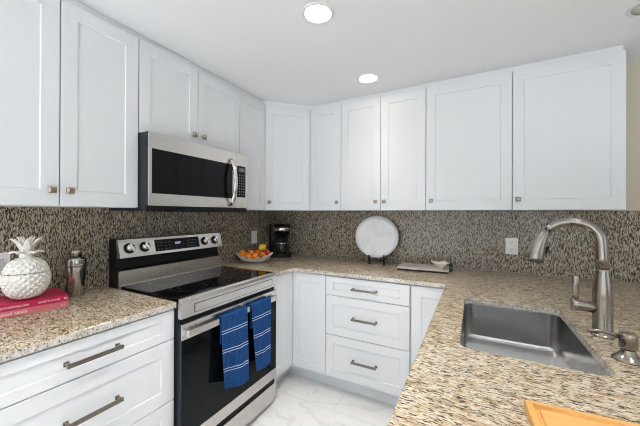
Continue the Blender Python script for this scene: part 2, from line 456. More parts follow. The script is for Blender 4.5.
panel_door('door', t, (PX, -1.668, BB), (0, -1, 0), (-1, 0, 0), 0.618, 0.8775-BB)

# ------------------------------------------------------------------ granite
CT0, CT1 = 0.884, 0.914
def slab_with_hole(name, outline, hole, z0, z1, m):
    bm = bmesh.new()
    def loop(pts):
        v = [bm.verts.new((p[0], p[1], z1)) for p in pts]
        return [bm.edges.new((v[i], v[(i+1) % len(v)])) for i in range(len(v))]
    ed = loop(outline)
    if hole: ed += loop(hole)
    r = bmesh.ops.triangle_fill(bm, edges=ed, use_beauty=True)
    fs = [f for f in bm.faces]
    ex = bmesh.ops.extrude_face_region(bm, geom=fs)
    for v in [g for g in ex['geom'] if isinstance(g, bmesh.types.BMVert)]: v.co.z = z0
    mb = MB(); mb.bm.free(); mb.bm = bm
    return mb.build(name, m, bevel=0.0035, bseg=3)
def arc(cx, cy, r, a0, a1, n):
    return [(cx+r*math.cos(math.radians(a0+(a1-a0)*i/n)), cy+r*math.sin(math.radians(a0+(a1-a0)*i/n))) for i in range(n+1)]
def rrect(x0, x1, y0, y1, r, n=8):
    return arc(x1-r, y1-r, r, 0, 90, n) + arc(x0+r, y1-r, r, 90, 180, n) + arc(x0+r, y0+r, r, 180, 270, n) + arc(x1-r, y0+r, r, 270, 360, n)
SX0, SX1, SY0, SY1 = 1.880, 2.262, -1.546, -0.902
top_outline = [(0.0215, -0.0215), (0.0215, -0.9135), (0.648, -0.9135)] + arc(0.708, -0.708, 0.06, 180, 90, 8) + \
              [(1.767, -0.648), (1.767, -2.35), (2.95, -2.35), (2.95, -0.0215)]
o = slab_with_hole('granite_worktop', top_outline, rrect(SX0, SX1, SY0, SY1, 0.04), CT0, CT1, GR_TOP)
finish(o, 'speckled granite worktop running from the range round the corner to the sink peninsula', 'worktop')
o = slab_with_hole('granite_worktop', [(0.0215, -1.6775), (0.648, -1.6775), (0.648, -2.40), (0.0215, -2.40)], None, CT0, CT1, GR_TOP)
finish(o, 'short speckled granite worktop left of the range, carrying the pineapple jar', 'worktop')
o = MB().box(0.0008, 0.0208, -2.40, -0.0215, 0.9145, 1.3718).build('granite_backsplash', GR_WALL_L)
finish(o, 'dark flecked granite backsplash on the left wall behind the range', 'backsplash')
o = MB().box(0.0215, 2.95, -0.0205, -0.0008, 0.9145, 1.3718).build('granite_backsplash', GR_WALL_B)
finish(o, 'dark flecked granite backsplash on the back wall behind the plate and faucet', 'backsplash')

# ------------------------------------------------------------------ sink
t = thing('sink', 'rectangular undermount stainless steel sink set into the peninsula worktop', 'sink', (2.087, -1.224, 0.68))
mb = MB(); bm = mb.bm
ZS = 0.883
def ring(inset, r, z): return [bm.verts.new((p[0], p[1], z)) for p in rrect(SX0-0.006+inset, SX1+0.006-inset, SY0-0.006+inset, SY1+0.006-inset, r, 8)]
rings = [ring(-0.02, 0.06, ZS), ring(0.0, 0.045, ZS)]
rings.append(ring(0.0001, 0.045, ZS-0.002))
rings += [ring(0.002, 0.045, 0.86), ring(0.006, 0.045, 0.735)]
for k in range(1, 6):
    q = k/5*PI/2
    rings.append(ring(0.006+0.03*(1-math.cos(q)), 0.045+0.012*k/5, 0.735-0.03*math.sin(q)))
rings.append(ring(0.10, 0.05, 0.699))
for a_, b_ in zip(rings[:-1], rings[1:]):
    for k in range(len(a_)):
        f = bm.faces.new((a_[k], a_[(k+1) % len(a_)], b_[(k+1) % len(a_)], b_[k])); f.smooth = a_ is not rings[0]
f = bm.faces.new(rings[-1])
bmesh.ops.recalc_face_normals(bm, faces=bm.faces[:])
o = mb.build('basin', STEEL_SINK, t, recalc=False)
md = o.modifiers.new('solidify', 'SOLIDIFY'); md.thickness = 0.0015; md.offset = -1
mb = MB()
mb.lathe([(0.0, 0.7005), (0.030, 0.7005), (0.032, 0.703), (0.043, 0.7035), (0.046, 0.7005), (0.0, 0.7003)], (2.087, -1.10, 0), 32)
mb.build('drain', STEEL_SMOOTH, t)

# ------------------------------------------------------------------ faucet
FXc, FYc = 2.326, -1.208
t = thing('faucet', 'brushed nickel pull-down faucet with high arched neck behind the sink', 'faucet', (FXc, FYc, CT1))
MB().lathe([(0, 0.9145), (0.033, 0.9145), (0.033, 0.919), (0.0295, 0.921), (0.028, 0.925), (0.028, 1.055), (0.0275, 1.075), (0.025, 1.10),
            (0.0215, 1.125), (0.0195, 1.145), (0.0185, 1.152), (0, 1.152)], (FXc, FYc, 0), 32).build('faucet_body', NICKEL, t)
# neck: up, then a flattened arch towards the sink, getting slimmer
path = [(FXc-0.001, FYc, 1.1525), (FXc-0.002, FYc, 1.19), (FXc-0.003, FYc, 1.222), (FXc-0.004, FYc, 1.245)]
rads = [0.0185, 0.0180, 0.0176, 0.0172]
for k in range(1, 17):
    q = math.radians(k*149/16)
    path.append((FXc-0.004-0.0832+0.0832*math.cos(q), FYc, 1.245+0.0745*math.sin(q)))
    rads.append(0.0172-0.0038*k/16)
MB().tube(path, rads, 18, ref=(0, 1, 0)).build('neck', NICKEL, t)
e0 = Vector(path[-1]); hp = []
for k in range(9):
    q = k/8; ang = math.radians(59+21*q)
    if k == 0: pos = e0 + Vector((-math.cos(ang), 0, -math.sin(ang)))*0.001
    else: pos = pos + Vector((-math.cos(ang), 0, -math.sin(ang)))*0.0155
    hp.append(pos.copy())
hd = MB().tube(hp, [0.0139, 0.0160, 0.0188, 0.0218, 0.0248, 0.0275, 0.0298, 0.0318, 0.0325], 22, ref=(0, 1, 0)).build('spray_head', NICKEL, t)
MB().tube([hp[-1]+Vector((0, 0, -0.0003)), hp[-1]+(hp[-1]-hp[-2]).normalized()*0.004], 0.026, 20).build('spray_nozzle', BLACK, hd)
dd = (hp[-2]-hp[1]).normalized(); nn = Vector((-dd.z, 0, dd.x))
if nn.x < 0: nn = -nn
bc = hp[5] + nn*0.028
MB().tube([bc-dd*0.024+nn*0.002, bc, bc+dd*0.014+nn*0.001], [0.004, 0.007, 0.005], 10).build('spray_button', BLACK, hd)
# handle hub and upright lever
MB().tube([(FXc-0.015, FYc, 1.012), (FXc-0.045, FYc, 1.012), (FXc-0.066, FYc, 1.014), (FXc-0.083, FYc, 1.016), (FXc-0.0865, FYc, 1.016)],
          [0.021, 0.019, 0.021, 0.024, 0.021], 20).build('handle_hub', NICKEL, t)
MB().tube([(FXc-0.073, FYc, 1.026), (FXc-0.075, FYc, 1.048), (FXc-0.074, FYc, 1.09), (FXc-0.073, FYc, 1.118), (FXc-0.073, FYc, 1.121)],
          [0.0095, 0.0095, 0.0105, 0.011, 0.008], 12, sx=0.7).build('lever', NICKEL, t)

# soap dispenser
DX, DY = 2.326, -1.404
t = thing('soap_dispenser', 'short brushed nickel soap dispenser pump beside the faucet', 'soap dispenser', (DX, DY, CT1))
MB().lathe([(0, 0.9145), (0.037, 0.9145), (0.0365, 0.918), (0.029, 0.924), (0.020, 0.934), (0.0165, 0.942), (0.0155, 0.949), (0, 0.949)], (DX, DY, 0), 32).build('flange', NICKEL, t)
MB().lathe([(0, 0.949), (0.019, 0.949), (0.0208, 0.951), (0.0200, 0.986), (0.0185, 0.992), (0.012, 0.9945), (0, 0.9945)], (DX, DY, 0), 32).build('pump_head', NICKEL, t)
MB().tube([(DX-0.018, DY, 0.979), (DX-0.04, DY-0.002, 0.987), (DX-0.065, DY-0.004, 0.991), (DX-0.088, DY-0.006, 0.989), (DX-0.093, DY-0.006, 0.986)],
          [0.0062, 0.0056, 0.005, 0.0045, 0.004], 12).build('spout', NICKEL, t)

# ------------------------------------------------------------------ range
Y0, Y1 = -1.6735, -0.9155
t = thing('range', 'freestanding stainless steel electric range with black glass cooktop and oven door', 'range', (0.34, -1.295, 0))
MB().box(0.025, 0.652, Y0+0.002, Y1-0.002, 0.03, 0.905).build('range_body', DARK, t)
for x in (0.08, 0.60):
    for y in (Y0+0.05, Y1-0.05):
        MB().lathe([(0, 0.0005), (0.018, 0.0005), (0.018, 0.01), (0.01, 0.012), (0.01, 0.03), (0, 0.03)], (x, y, 0), 16).build('foot', BLACK, t)
# cooktop glass with printed burner rings
mb = MB(); mb.box(0.155, 0.655, Y0+0.006, Y1-0.006, 0.905, 0.9265)
def flat_ring(mb, cx, cy, r, wdt, z, mi):
    n = 48
    a_ = [mb.bm.verts.new((cx+r*math.cos(2*PI*k/n), cy+r*math.sin(2*PI*k/n), z)) for k in range(n)]
    b_ = [mb.bm.verts.new((cx+(r+wdt)*math.cos(2*PI*k/n), cy+(r+wdt)*math.sin(2*PI*k/n), z)) for k in range(n)]
    for k in range(n):
        f = mb.bm.faces.new((a_[k], b_[k], b_[(k+1) % n], a_[(k+1) % n])); f.material_index = mi
for cx, cy, r in ((0.50, -1.47, 0.115), (0.50, -1.47, 0.075), (0.27, -1.49, 0.078), (0.51, -1.12, 0.095), (0.27, -1.11, 0.080), (0.29, -1.30, 0.055)):
    flat_ring(mb, cx, cy, r, 0.0018, 0.9269, 1)
mb.build('cooktop', [BLACKGLASS, RING], t, recalc=False)
# steel surround: rear strip and front lip
MB().box(0.130, 0.1545, Y0, Y1, 0.9055, 0.9285).build('rear_strip', STEEL, t, bevel=0.0015)
mb = MB()
pr = [(0.6555, 0.9055), (0.6555, 0.9275), (0.664, 0.9275), (0.676, 0.921), (0.681, 0.908), (0.681, 0.9055)]
mb.prism([(p[0], p[1]) for p in pr], -Y1, -Y0, M=Matrix(((1, 0, 0, 0), (0, 0, -1, 0), (0, 1, 0, 0), (0, 0, 0, 1))))
mb.build('front_lip', STEEL, t, bevel=0.0015)
# backguard
XZ = Matrix(((1, 0, 0, 0), (0, 0, -1, 0), (0, 1, 0, 0), (0, 0, 0, 1)))   # prism drawn in x,z and extruded along -y
MB().prism([(0.024, 0.9065), (0.1295, 0.9065), (0.1265, 1.006), (0.100, 1.016), (0.095, 1.078), (0.112, 1.0835), (0.099, 1.188), (0.024, 1.188)], -Y1+0.003, -Y0-0.003, M=XZ).build('backguard_body', BLACK, t)
MB().prism([(0.1305, 0.929), (0.1385, 0.929), (0.1335, 1.008), (0.1270, 1.008)], -Y1, -Y0, M=XZ).build('backguard_riser', STEEL, t)
th = math.radians(14)
p0 = Vector((0.150, 0, 1.083)); p1 = Vector((0.120, 0, 1.190))
upv = (p1-p0).normalized(); nv = Vector((upv.z, 0, -upv.x))
def pt(a, b): q = p0+upv*a+nv*b; return (q.x, q.z)
Lp = (p1-p0).length
cp = MB().prism([pt(0, 0), pt(Lp, 0), pt(Lp, -0.012), (0.1005, 1.1895), (0.1135, 1.083)], -Y1, -Y0, M=XZ).build('control_panel', STEEL, t, bevel=0.002)
MC = Matrix(((0, upv.x, nv.x, p0.x), (1, 0, 0, 0), (0, upv.z, nv.z, p0.z), (0, 0, 0, 1)))   # local: x=y world, y=up the panel, z=out
mk = MB().box(-1.462, -1.130, 0.018, 0.094, -0.001, 0.0012, M=MC)
for yy in (-1.44, -1.42, -1.39, -1.365, -1.22, -1.20, -1.18, -1.16):
    for k in (0.030, 0.052, 0.072): mk.box(yy-0.006, yy+0.006, k, k+0.0022, 0.0012, 0.0015, 1, M=MC)
mk.build('display', [BLACKGLASS, KEYS], cp)
def text_mesh(txt, size, M, m, name, parent, sx=1.0, depth=0.0003):
    cu = bpy.data.curves.new(name, 'FONT'); cu.body = txt; cu.size = size; cu.extrude = depth; cu.align_x = 'LEFT'
    tmp = bpy.data.objects.new('tmp_text', cu); COL.objects.link(tmp)
    bpy.context.view_layer.update()
    me = bpy.data.meshes.new_from_object(tmp.evaluated_get(bpy.context.evaluated_depsgraph_get()))
    bpy.data.objects.remove(tmp); bpy.data.curves.remove(cu)
    me.transform(rootmat(parent).inverted() @ M @ Matrix.Diagonal((sx, 1, 1, 1)))
    me.name = name; me.materials.clear(); me.materials.append(m)
    o = bpy.data.objects.new(name, me); COL.objects.link(o); o.parent = parent
    return o
text_mesh('12:07', 0.020, MC @ Matrix.Translation((-1.325, 0.056, 0.0016)), CLOCK, 'clock_digits', cp)
for yy in (-1.617, -1.527, -1.080, -0.986):
    kb = MB()
    kb.lathe([(0, 0.0005), (0.031, 0.0005), (0.031, 0.004), (0.026, 0.006), (0.0, 0.006)], (0, 0, 0), 28, 0, MC @ Matrix.Translation((yy, 0.056, 0)))
    kb.lathe([(0.0, 0.005), (0.0235, 0.005), (0.0225, 0.022), (0.0195, 0.0255), (0, 0.0255)], (0, 0, 0), 28, 1, MC @ Matrix.Translation((yy, 0.056, 0)))
    kb.box(-0.0055, 0.0055, -0.023, 0.023, 0.020, 0.034, 1, M=MC @ Matrix.Translation((yy, 0.056, 0)) @ Matrix.Rotation(0.35, 4, 'Z'))
    kb.build('knob', [BLACK, STEEL_SMOOTH], cp)
# front: control strip with an inset panel, oven door, drawer
fs = MB(); fs.box(0.653, 0.676, Y0, Y1, 0.829, 0.9045)
fs.build('front_strip', STEEL, t, bevel=0.0015)
MB().box(0.676, 0.6765, Y0+0.075, Y1-0.045, 0.843, 0.889).build('strip_outline', CHAR, t)
MB().box(0.6765, 0.678, Y0+0.079, Y1-0.049, 0.846, 0.886).build('strip_panel', STEEL, t)
MB().box(0.653, 0.662, Y0+0.004, Y1-0.004, 0.805, 0.8285).build('vent_slot', BLACK, t)
dr = MB(); dr.box(0.653, 0.676, Y0+0.002, Y1-0.002, 0.185, 0.804)
dr = dr.build('oven_door', DARK, t, bevel=0.002)
MB().box(0.676, 0.681, Y0, Y1, 0.727, 0.805).build('door_band', STEEL, dr, bevel=0.0015)
MB().box(0.676, 0.6805, Y0, Y1, 0.185, 0.252).build('door_bottom_rail', STEEL, dr, bevel=0.0015)
MB().box(0.676, 0.6795, Y0+0.003, Y1-0.003, 0.2525, 0.7265).build('door_glass', OVENGLASS, dr)
hb = MB(); hb.box(0.698, 0.711, -1.655, -0.945, 0.742, 0.775)
hb.box(0.681, 0.699, -1.655, -1.630, 0.744, 0.773); hb.box(0.681, 0.699, -0.970, -0.945, 0.744, 0.773)
hb.build('handle', STEEL, dr, bevel=0.003)
MB().box(0.653, 0.668, Y0+0.006, Y1-0.006, 0.150, 0.184).build('drawer_gap', BLACK, t)
MB().box(0.653, 0.680, Y0, Y1, 0.032, 0.149).build('storage_drawer', STEEL, t, bevel=0.002)

# ------------------------------------------------------------------ microwave
t = thing('microwave', 'stainless steel over-the-range microwave under the short wall cabinet', 'microwave', (0.2, -1.295, 1.36))
MB().box(0.024, 0.385, -1.6745, -0.9165, 1.357, 1.7775).build('microwave_body', DARK, t, bevel=0.002)
MB().box(0.386, 0.400, -1.672, -0.919, 1.352, 1.383).build('bottom_vent', BLACK, t)
MB().box(0.3855, 0.4055, -1.6745, -0.9165, 1.386, 1.777).build('door_core', DARK, t)
dr = MB().box(0.406, 0.411, -1.6748, -1.0415, 1.384, 1.7775).build('microwave_door', STEEL, t, bevel=0.0015)
MB().box(0.411, 0.4122, -1.656, -1.075, 1.450, 1.690).build('window_glass', BLACKGLASS, dr, bevel=0.0007)
hp = []
for k in range(13):
    s_ = k/12; hp.append((0.416+0.048*math.sin(PI*s_)**0.7, -1.097, 1.400+0.322*s_))
MB().tube(hp, [0.010]+[0.0105]*11+[0.010], 14, sx=1.45, ref=(1, 0, 0)).build('handle', STEEL_SMOOTH, dr)
cpn = MB().box(0.406, 0.411, -1.0395, -0.9162, 1.384, 1.7775).build('control_panel', STEEL, t, bevel=0.0015)
MB().box(0.411, 0.4121, -1.030, -0.945, 1.462, 1.690).build('keypad', BLACKGLASS, cpn)
mk = MB()
mk.box(0.4121, 0.4124, -1.014, -0.956, 1.648, 1.676)
for r_ in range(8):
    for c_ in range(3):
        mk.box(0.4121, 0.4124, -1.013+c_*0.022, -1.001+c_*0.022, 1.478+r_*0.020, 1.4865+r_*0.020)
mk.build('key_print', KEYS, cpn)
MB().box(0.384, 0.409, -0.9163, -0.9155, 1.435, 1.462).build('door_button', STEEL, cpn)

# ------------------------------------------------------------------ dish towels over the oven handle
def towel_mat(name):
    m = mat(name, rough=0.9)
    uv = N(m, 'ShaderNodeUVMap'); uv.uv_map = 'UVMap'
    sp = N(m, 'ShaderNodeSeparateXYZ'); L(m, uv.outputs[0], sp.inputs[0])
    ck = N(m, 'ShaderNodeTexVoronoi'); ck.inputs['Scale'].default_value = 1.0; ck.inputs['Randomness'].default_value = 0.25
    mp = N(m, 'ShaderNodeMapping'); mp.inputs['Scale'].default_value = (22, 74, 1)
    L(m, uv.outputs[0], mp.inputs[0]); L(m, mp.outputs[0], ck.inputs['Vector'])
    blue = ramp(m, [(0.1, (0.022, 0.105, 0.29)), (0.6, (0.004, 0.026, 0.115))], ck.outputs['Distance'])
    # v runs 0 (front hem) to 1 (back hem); pairs of thin white bands
    tot = None
    for c in TOWEL_BANDS:
        for d in (-0.0105, 0.0105):
            s1 = N(m, 'ShaderNodeMath', operation='SUBTRACT'); L(m, sp.outputs['Y'], s1.inputs[0]); s1.inputs[1].default_value = c+d
            s2 = N(m, 'ShaderNodeMath', operation='ABSOLUTE'); L(m, s1.outputs[0], s2.inputs[0])
            s3 = N(m, 'ShaderNodeMath', operation='LESS_THAN'); L(m, s2.outputs[0], s3.inputs[0]); s3.inputs[1].default_value = 0.0024
            if tot is None: tot = s3.outputs[0]
            else:
                ad = N(m, 'ShaderNodeMath', operation='MAXIMUM'); L(m, tot, ad.inputs[0]); L(m, s3.outputs[0], ad.inputs[1]); tot = ad.outputs[0]
    L(m, mix(m, tot, blue, (0.62, 0.66, 0.74)), bsdf(m).inputs['Base Color'])
    bp = N(m, 'ShaderNodeBump'); bp.inputs['Strength'].default_value = 0.4; bp.inputs['Distance'].default_value = 0.002
    L(m, ck.outputs['Distance'], bp.inputs['Height']); L(m, bp.outputs[0], bsdf(m).inputs['Normal'])
    bsdf(m).inputs['Specular IOR Level'].default_value = 0.15
    return m
FRONT = 0.60      # share of the cloth length that hangs in front
TOWEL_BANDS = [FRONT*(1-f) for f in (0.20, 0.47, 0.735)]
TOWEL = towel_mat('blue_waffle_cloth')
def towel(label, yl, yr, zl, zr, wob, pinch, seed):
    rnd = random.Random(seed)
    zt = 0.7865
    def fn(u, v):
        y = yl+(yr-yl)*u; hem = zl+(zr-zl)*u
        ff = 0.60
        if v < ff:                                   # front sheet, hem upwards
            s_ = v/ff; z = hem+(0.772-hem)*s_; x = 0.7180+0.014*(1-s_)**1.2
            k = 1-s_
            x += wob*k*(0.55+0.45*math.sin(u*9+seed))*0.9 + 0.003*k*math.sin(u*17+seed*2+s_*3)
            c = (yl+yr)/2+pinch[1]*k
            y = c+(y-c)*(1-pinch[0]*k**1.3)
            z += 0.006*k*math.sin(u*7+seed)
        elif v < 0.66:                               # over the bar
            q = (v-ff)/0.06*PI
            x = 0.7038+0.0142*math.cos(q); z = 0.772+0.0125*math.sin(q)
        else:
            s_ = (v-0.66)/0.34; z = 0.772-0.15*s_; x = 0.6896-0.001*s_; y = y*(1-0.12*min(1, s_*4))+0.12*min(1, s_*4)*(yr-0.05)
        return Vector((x, y, z))
    t_ = MB().grid(fn, 36, 70)
    o = t_.build('dish_towel', TOWEL, recalc=True, solid=0.0035)
    return finish(o, label, 'towel', 'blue towels on the oven handle')
towel('blue dish towel with white stripes on the oven handle, nearer the left drawers', -1.460, -1.258, 0.392, 0.342, 0.010, (0.03, 0.02), 1.0)
towel('blue dish towel with white stripes on the oven handle, nearer the corner cabinet', -1.219, -1.029, 0.370, 0.352, 0.013, (0.22, 0.005), 2.4)

# ------------------------------------------------------------------ things on the left worktop
# two books with their spines to the room
bx, by, brot = 0.2545, -2.064, math.atan2(0.036, 0.208)
# local frame: +y along the spine (away from camera), spine plane x = 0, book reaches to -x
RED = mat('crimson_cover', (0.56, 0.008, 0.075), 0.35)
PINK = mat('coral_pink_cover', (0.66, 0.17, 0.19), 0.4)
PAPER = mat('page_block', (0.76, 0.72, 0.65), 0.8)
LETTER = mat('white_lettering', (0.85, 0.80, 0.78), 0.5)
def book(label, z0, z1, cover, half, depth, title, tsize, toff, dx):
    M = Matrix.Translation((bx, by, 0)) @ Matrix.Rotation(-brot, 4, 'Z') @ Matrix.Translation((dx, 0, 0))
    t = thing('book', label, 'book', (bx, by, z0), -brot, 'books under the pineapple jar')
    b0, b1 = -half[0], half[1]
    c = MB(); th = 0.0028
    c.box(-depth, 0, b0, b1, z0, z0+th, M=M); c.box(-depth, 0, b0, b1, z1-th, z1, M=M); c.box(-0.003, 0, b0, b1, z0+th, z1-th, M=M)
    cv = c.build('cover', cover, t, bevel=0.001)
    MB().box(-depth+0.004, -0.0032, b0+0.004, b1-0.004, z0+th+0.0002, z1-th-0.0002, M=M).build('pages', PAPER, t)
    ST = M @ Matrix(((0, 0, 1, 0.0003), (1, 0, 0, 0), (0, 1, 0, z0), (0, 0, 0, 1)))
    for txt, off, sz, vo, sx in title:
        text_mesh(txt, sz, ST @ Matrix.Translation((off, vo, 0)), LETTER, 'spine_lettering', cv, sx)
    return t
book('coral pink book at the bottom of the stack beneath the pineapple jar', 0.9148, 0.9398, PINK, (0.18, 0.107), 0.20,
     [('all in good taste', -0.155, 0.021, 0.0075, 0.95), ('k s', 0.082, 0.012, 0.008, 1.0)], 0, 0, 0.001)
book('crimson book lying on the pink book, right under the pineapple jar', 0.9402, 0.9678, RED, (0.18, 0.106), 0.205,
     [('SLIM MOTHERWELLIAN', -0.140, 0.013, 0.0088, 0.86), ('HARRIET D. RENNIER', 0.006, 0.0115, 0.0095, 0.66), ('RIZ', 0.091, 0.011, 0.010, 0.8)], 0, 0, 0.0)

# pineapple jar
PJx, PJy, PJz = 0.192, -2.077, 0.9682
t = thing('pineapple_jar', 'cream ceramic pineapple-shaped jar standing on the two pink books', 'jar', (PJx, PJy, PJz))
Rm, Hb = 0.0785, 0.183
def pr_r(s_):
    # body outline, s_ 0 bottom .. 1 top
    a_ = math.acos(max(-1, min(1, 1-2*s_)))
    r = math.sin(a_)**0.78
    return r*Rm*(1.0-0.05*s_)
def pine(s0, s1, nv, cap_top):
    mb = MB(); bm = mb.bm; nu = 340; rows = []
    for j in range(nv+1):
        s_ = s0+(s1-s0)*j/nv; row = []
        for i in range(nu):
            th_ = 2*PI*i/nu
            U = 17*th_/(2*PI)+7.0*s_; V = 17*th_/(2*PI)-7.0*s_
            tu = 1-abs(2*(U % 1)-1); tv = 1-abs(2*(V % 1)-1)
            env = max(0, min(1, min((s_-0.02)/0.06, (0.99-s_)/0.10)))
            r = pr_r(s_) + env*0.0075*min(tu, tv)**0.9 - env*0.003
            row.append(bm.verts.new((PJx+r*math.cos(th_), PJy+r*math.sin(th_), PJz+Hb*s_)))
        rows.append(row)
    for j in range(nv):
        for i in range(nu):
            f = bm.faces.new((rows[j][i], rows[j][(i+1) % nu], rows[j+1][(i+1) % nu], rows[j+1][i])); f.smooth = True
    if cap_top: bm.faces.new(rows[-1])
    else: bm.faces.new(rows[0][::-1])
    return mb
pine(0.02, 0.633, 84, False).build('jar_body', CERAMIC, t)
lid = pine(0.648, 0.992, 50, True).build('lid', CERAMIC, t)
lf = MB()
def leaf(az, lean, length, wd, z0, r0, curl):
    c, s_ = math.cos(az), math.sin(az); n = 8
    ctr = []
    for i in range(n+1):
        q = i/n; ang = lean+curl*q*q
        if i == 0: pos = Vector((r0, 0, z0)); 
        else: pos = pos + Vector((math.sin(ang), 0, math.cos(ang)))*(length/n)
        ctr.append((pos.copy(), ang, wd*(1-q**2.2)*(0.72+0.7*q*(1-q))+0.0012))
    rings = []
    for pos, ang, w_ in ctr:
        nx = Vector((math.cos(ang), 0, -math.sin(ang))); ring_ = []
        for k in range(8):
            a_ = 2*PI*k/8
            p = pos + Vector((0, 1, 0))*w_*math.cos(a_) + nx*(0.0042*math.sin(a_) - 0.35*w_*abs(math.cos(a_))**2 * -1)
            ring_.append(lf.bm.verts.new((PJx+p.x*c-p.y*s_, PJy+p.x*s_+p.y*c, p.z)))
        rings.append(ring_)
    for a_, b_ in zip(rings[:-1], rings[1:]):
        for k in range(8):
            f = lf.bm.faces.new((a_[k], a_[(k+1) % 8], b_[(k+1) % 8], b_[k])); f.smooth = True
    lf.bm.faces.new(rings[0]); lf.bm.faces.new(rings[-1])
zt = PJz+Hb*0.992-0.004
lf.lathe([(0, 0), (0.025, 0), (0.022, 0.02), (0.021, 0.05), (0.018, 0.075), (0, 0.079)], (PJx, PJy, zt), 20)
for k in range(6): leaf(2*PI*k/6+0.2, 0.75, 0.044, 0.013, zt+0.016, 0.016, 1.7)
for k in range(7): leaf(2*PI*k/7+0.65, 0.42, 0.062, 0.014, zt+0.036, 0.014, 0.5)
for k in range(6): leaf(2*PI*k/6+0.1, 0.14, 0.056, 0.014, zt+0.040, 0.012, 0.35)
lf.build('leaf_crown', CERAMIC, lid)

# cocktail shaker
t = thing('cocktail_shaker', 'polished steel cocktail shaker against the backsplash left of the range', 'shaker', (0.10, -1.862, CT1))
SHK = mat('shaker_steel', (0.46, 0.43, 0.39), 0.10, 1.0)
c = (0.10, -1.862, 0)
MB().lathe([(0, 0.9145), (0.030, 0.9145), (0.032, 0.917), (0.036, 0.97), (0.0405, 1.04), (0.0415, 1.062), (0.0415, 1.068), (0, 1.068)], c, 36).build('cup', SHK, t)
MB().lathe([(0, 1.0682), (0.0425, 1.0682), (0.043, 1.074), (0.0425, 1.100), (0.040, 1.110), (0.033, 1.116), (0.026, 1.118), (0, 1.118)], c, 36).build('strainer_top', SHK, t)
MB().lathe([(0, 1.1182), (0.0255, 1.1182), (0.0255, 1.146), (0.023, 1.151), (0.018, 1.153), (0, 1.153)], c, 36).build('cap', SHK, t)

# ------------------------------------------------------------------ outlets and switches
def plate_frame(n, C):
    n = Vector(n); u = Vector((-n.y, n.x, 0)); C = Vector(C)
    return Matrix(((u.x, 0, n.x, C.x), (u.y, 0, n.y, C.y), (0, 1, 0, C.z), (0, 0, 0, 1)))
def outlet(label, n, C, wd=0.078, h=0.122, kind='duplex', gangs=1):
    M = plate_frame(n, C); t = thing('outlet' if kind == 'duplex' else 'light_switch', label, 'outlet' if kind == 'duplex' else 'switch', C)
    MB().box(-wd/2, wd/2, -h/2, h/2, 0.0004, 0.006, M=M).build('cover_plate', OUTLET, t, bevel=0.002)
    for g in range(gangs):
        cx = (g-(gangs-1)/2)*0.046
        if kind == 'duplex':
            for s_ in (-1, 1):
                q = MB().prism(rrect(cx-0.017, cx+0.017, s_*0.0245-0.0145, s_*0.0245+0.0145, 0.008, 4), 0.006, 0.0085, M=M).build('receptacle', OUTLET, t)
                sl = MB()
                for dx in (-0.0065, 0.0065): sl.box(cx+dx-0.0012, cx+dx+0.0012, s_*0.0245-0.001, s_*0.0245+0.008, 0.0085, 0.0089, M=M)
                sl.box(cx-0.0022, cx+0.0022, s_*0.0245-0.010, s_*0.0245-0.0055, 0.0085, 0.0089, M=M)
                sl.build('slot', SLOT, q)
        else:
            MB().box(cx-0.0165, cx+0.0165, -0.033, 0.033, 0.006, 0.0095, M=M).build('rocker', GREYPLASTIC if gangs > 1 else OUTLET, t, bevel=0.001)
outlet('white double outlet on the back wall backsplash beside the faucet', (0, -1, 0), (2.166, -0.0205, 1.109))
outlet('white outlet plate on the left backsplash between the range and the coffee maker', (1, 0, 0), (0.0208, -0.395, 1.114), kind='rocker')
outlet('white switch plate on the left backsplash half hidden behind the pineapple jar', (1, 0, 0), (0.0208, -2.145, 1.100), wd=0.125, kind='rocker', gangs=2)

# ------------------------------------------------------------------ fruit bowl
BC = Vector((0.205, -0.600, CT1)); brz = math.radians(28)
t = thing('fruit_bowl', 'cream scalloped oval bowl of citrus on the corner worktop', 'bowl', BC, brz)
BOWLM = mat('cream_shell_bowl', (0.72, 0.66, 0.56), 0.45)
def bowl_pt(u, v, inner):
    th_ = 2*PI*u; r = 0.30+0.70*v**0.75
    rip = 0.05*v**1.5*math.cos(15*th_)
    rx, ry = 0.158*(r+rip), 0.104*(r+rip)
    z = 0.001+0.047*v**1.35 + 0.028*v**3*math.cos(th_)**2 + 0.0095*v*v*math.cos(15*th_)
    if inner: z += 0.005*(1-v*0.6); rx -= 0.006*(0.3+v); ry -= 0.006*(0.3+v)
    return Vector((rx*math.cos(th_), ry*math.sin(th_), z))
mb = MB(); bm = mb.bm; nu = 144; nv = 14
ro = [[bm.verts.new(bowl_pt(i/nu, j/nv, False)) for i in range(nu)] for j in range(nv+1)]
ri = [[bm.verts.new(bowl_pt(i/nu, j/nv, True)) for i in range(nu)] for j in range(nv+1)]
for R_ in (ro, ri):
    for j in range(nv):
        for i in range(nu):
            f = bm.faces.new((R_[j][i], R_[j][(i+1) % nu], R_[j+1][(i+1) % nu], R_[j+1][i])); f.smooth = True
for i in range(nu):
    bm.faces.new((ro[nv][i], ro[nv][(i+1) % nu], ri[nv][(i+1) % nu], ri[nv][i])).smooth = True
bm.faces.new(ro[0]); bm.faces.new(ri[0])
mb.build('bowl_shell', BOWLM, t, local=True)

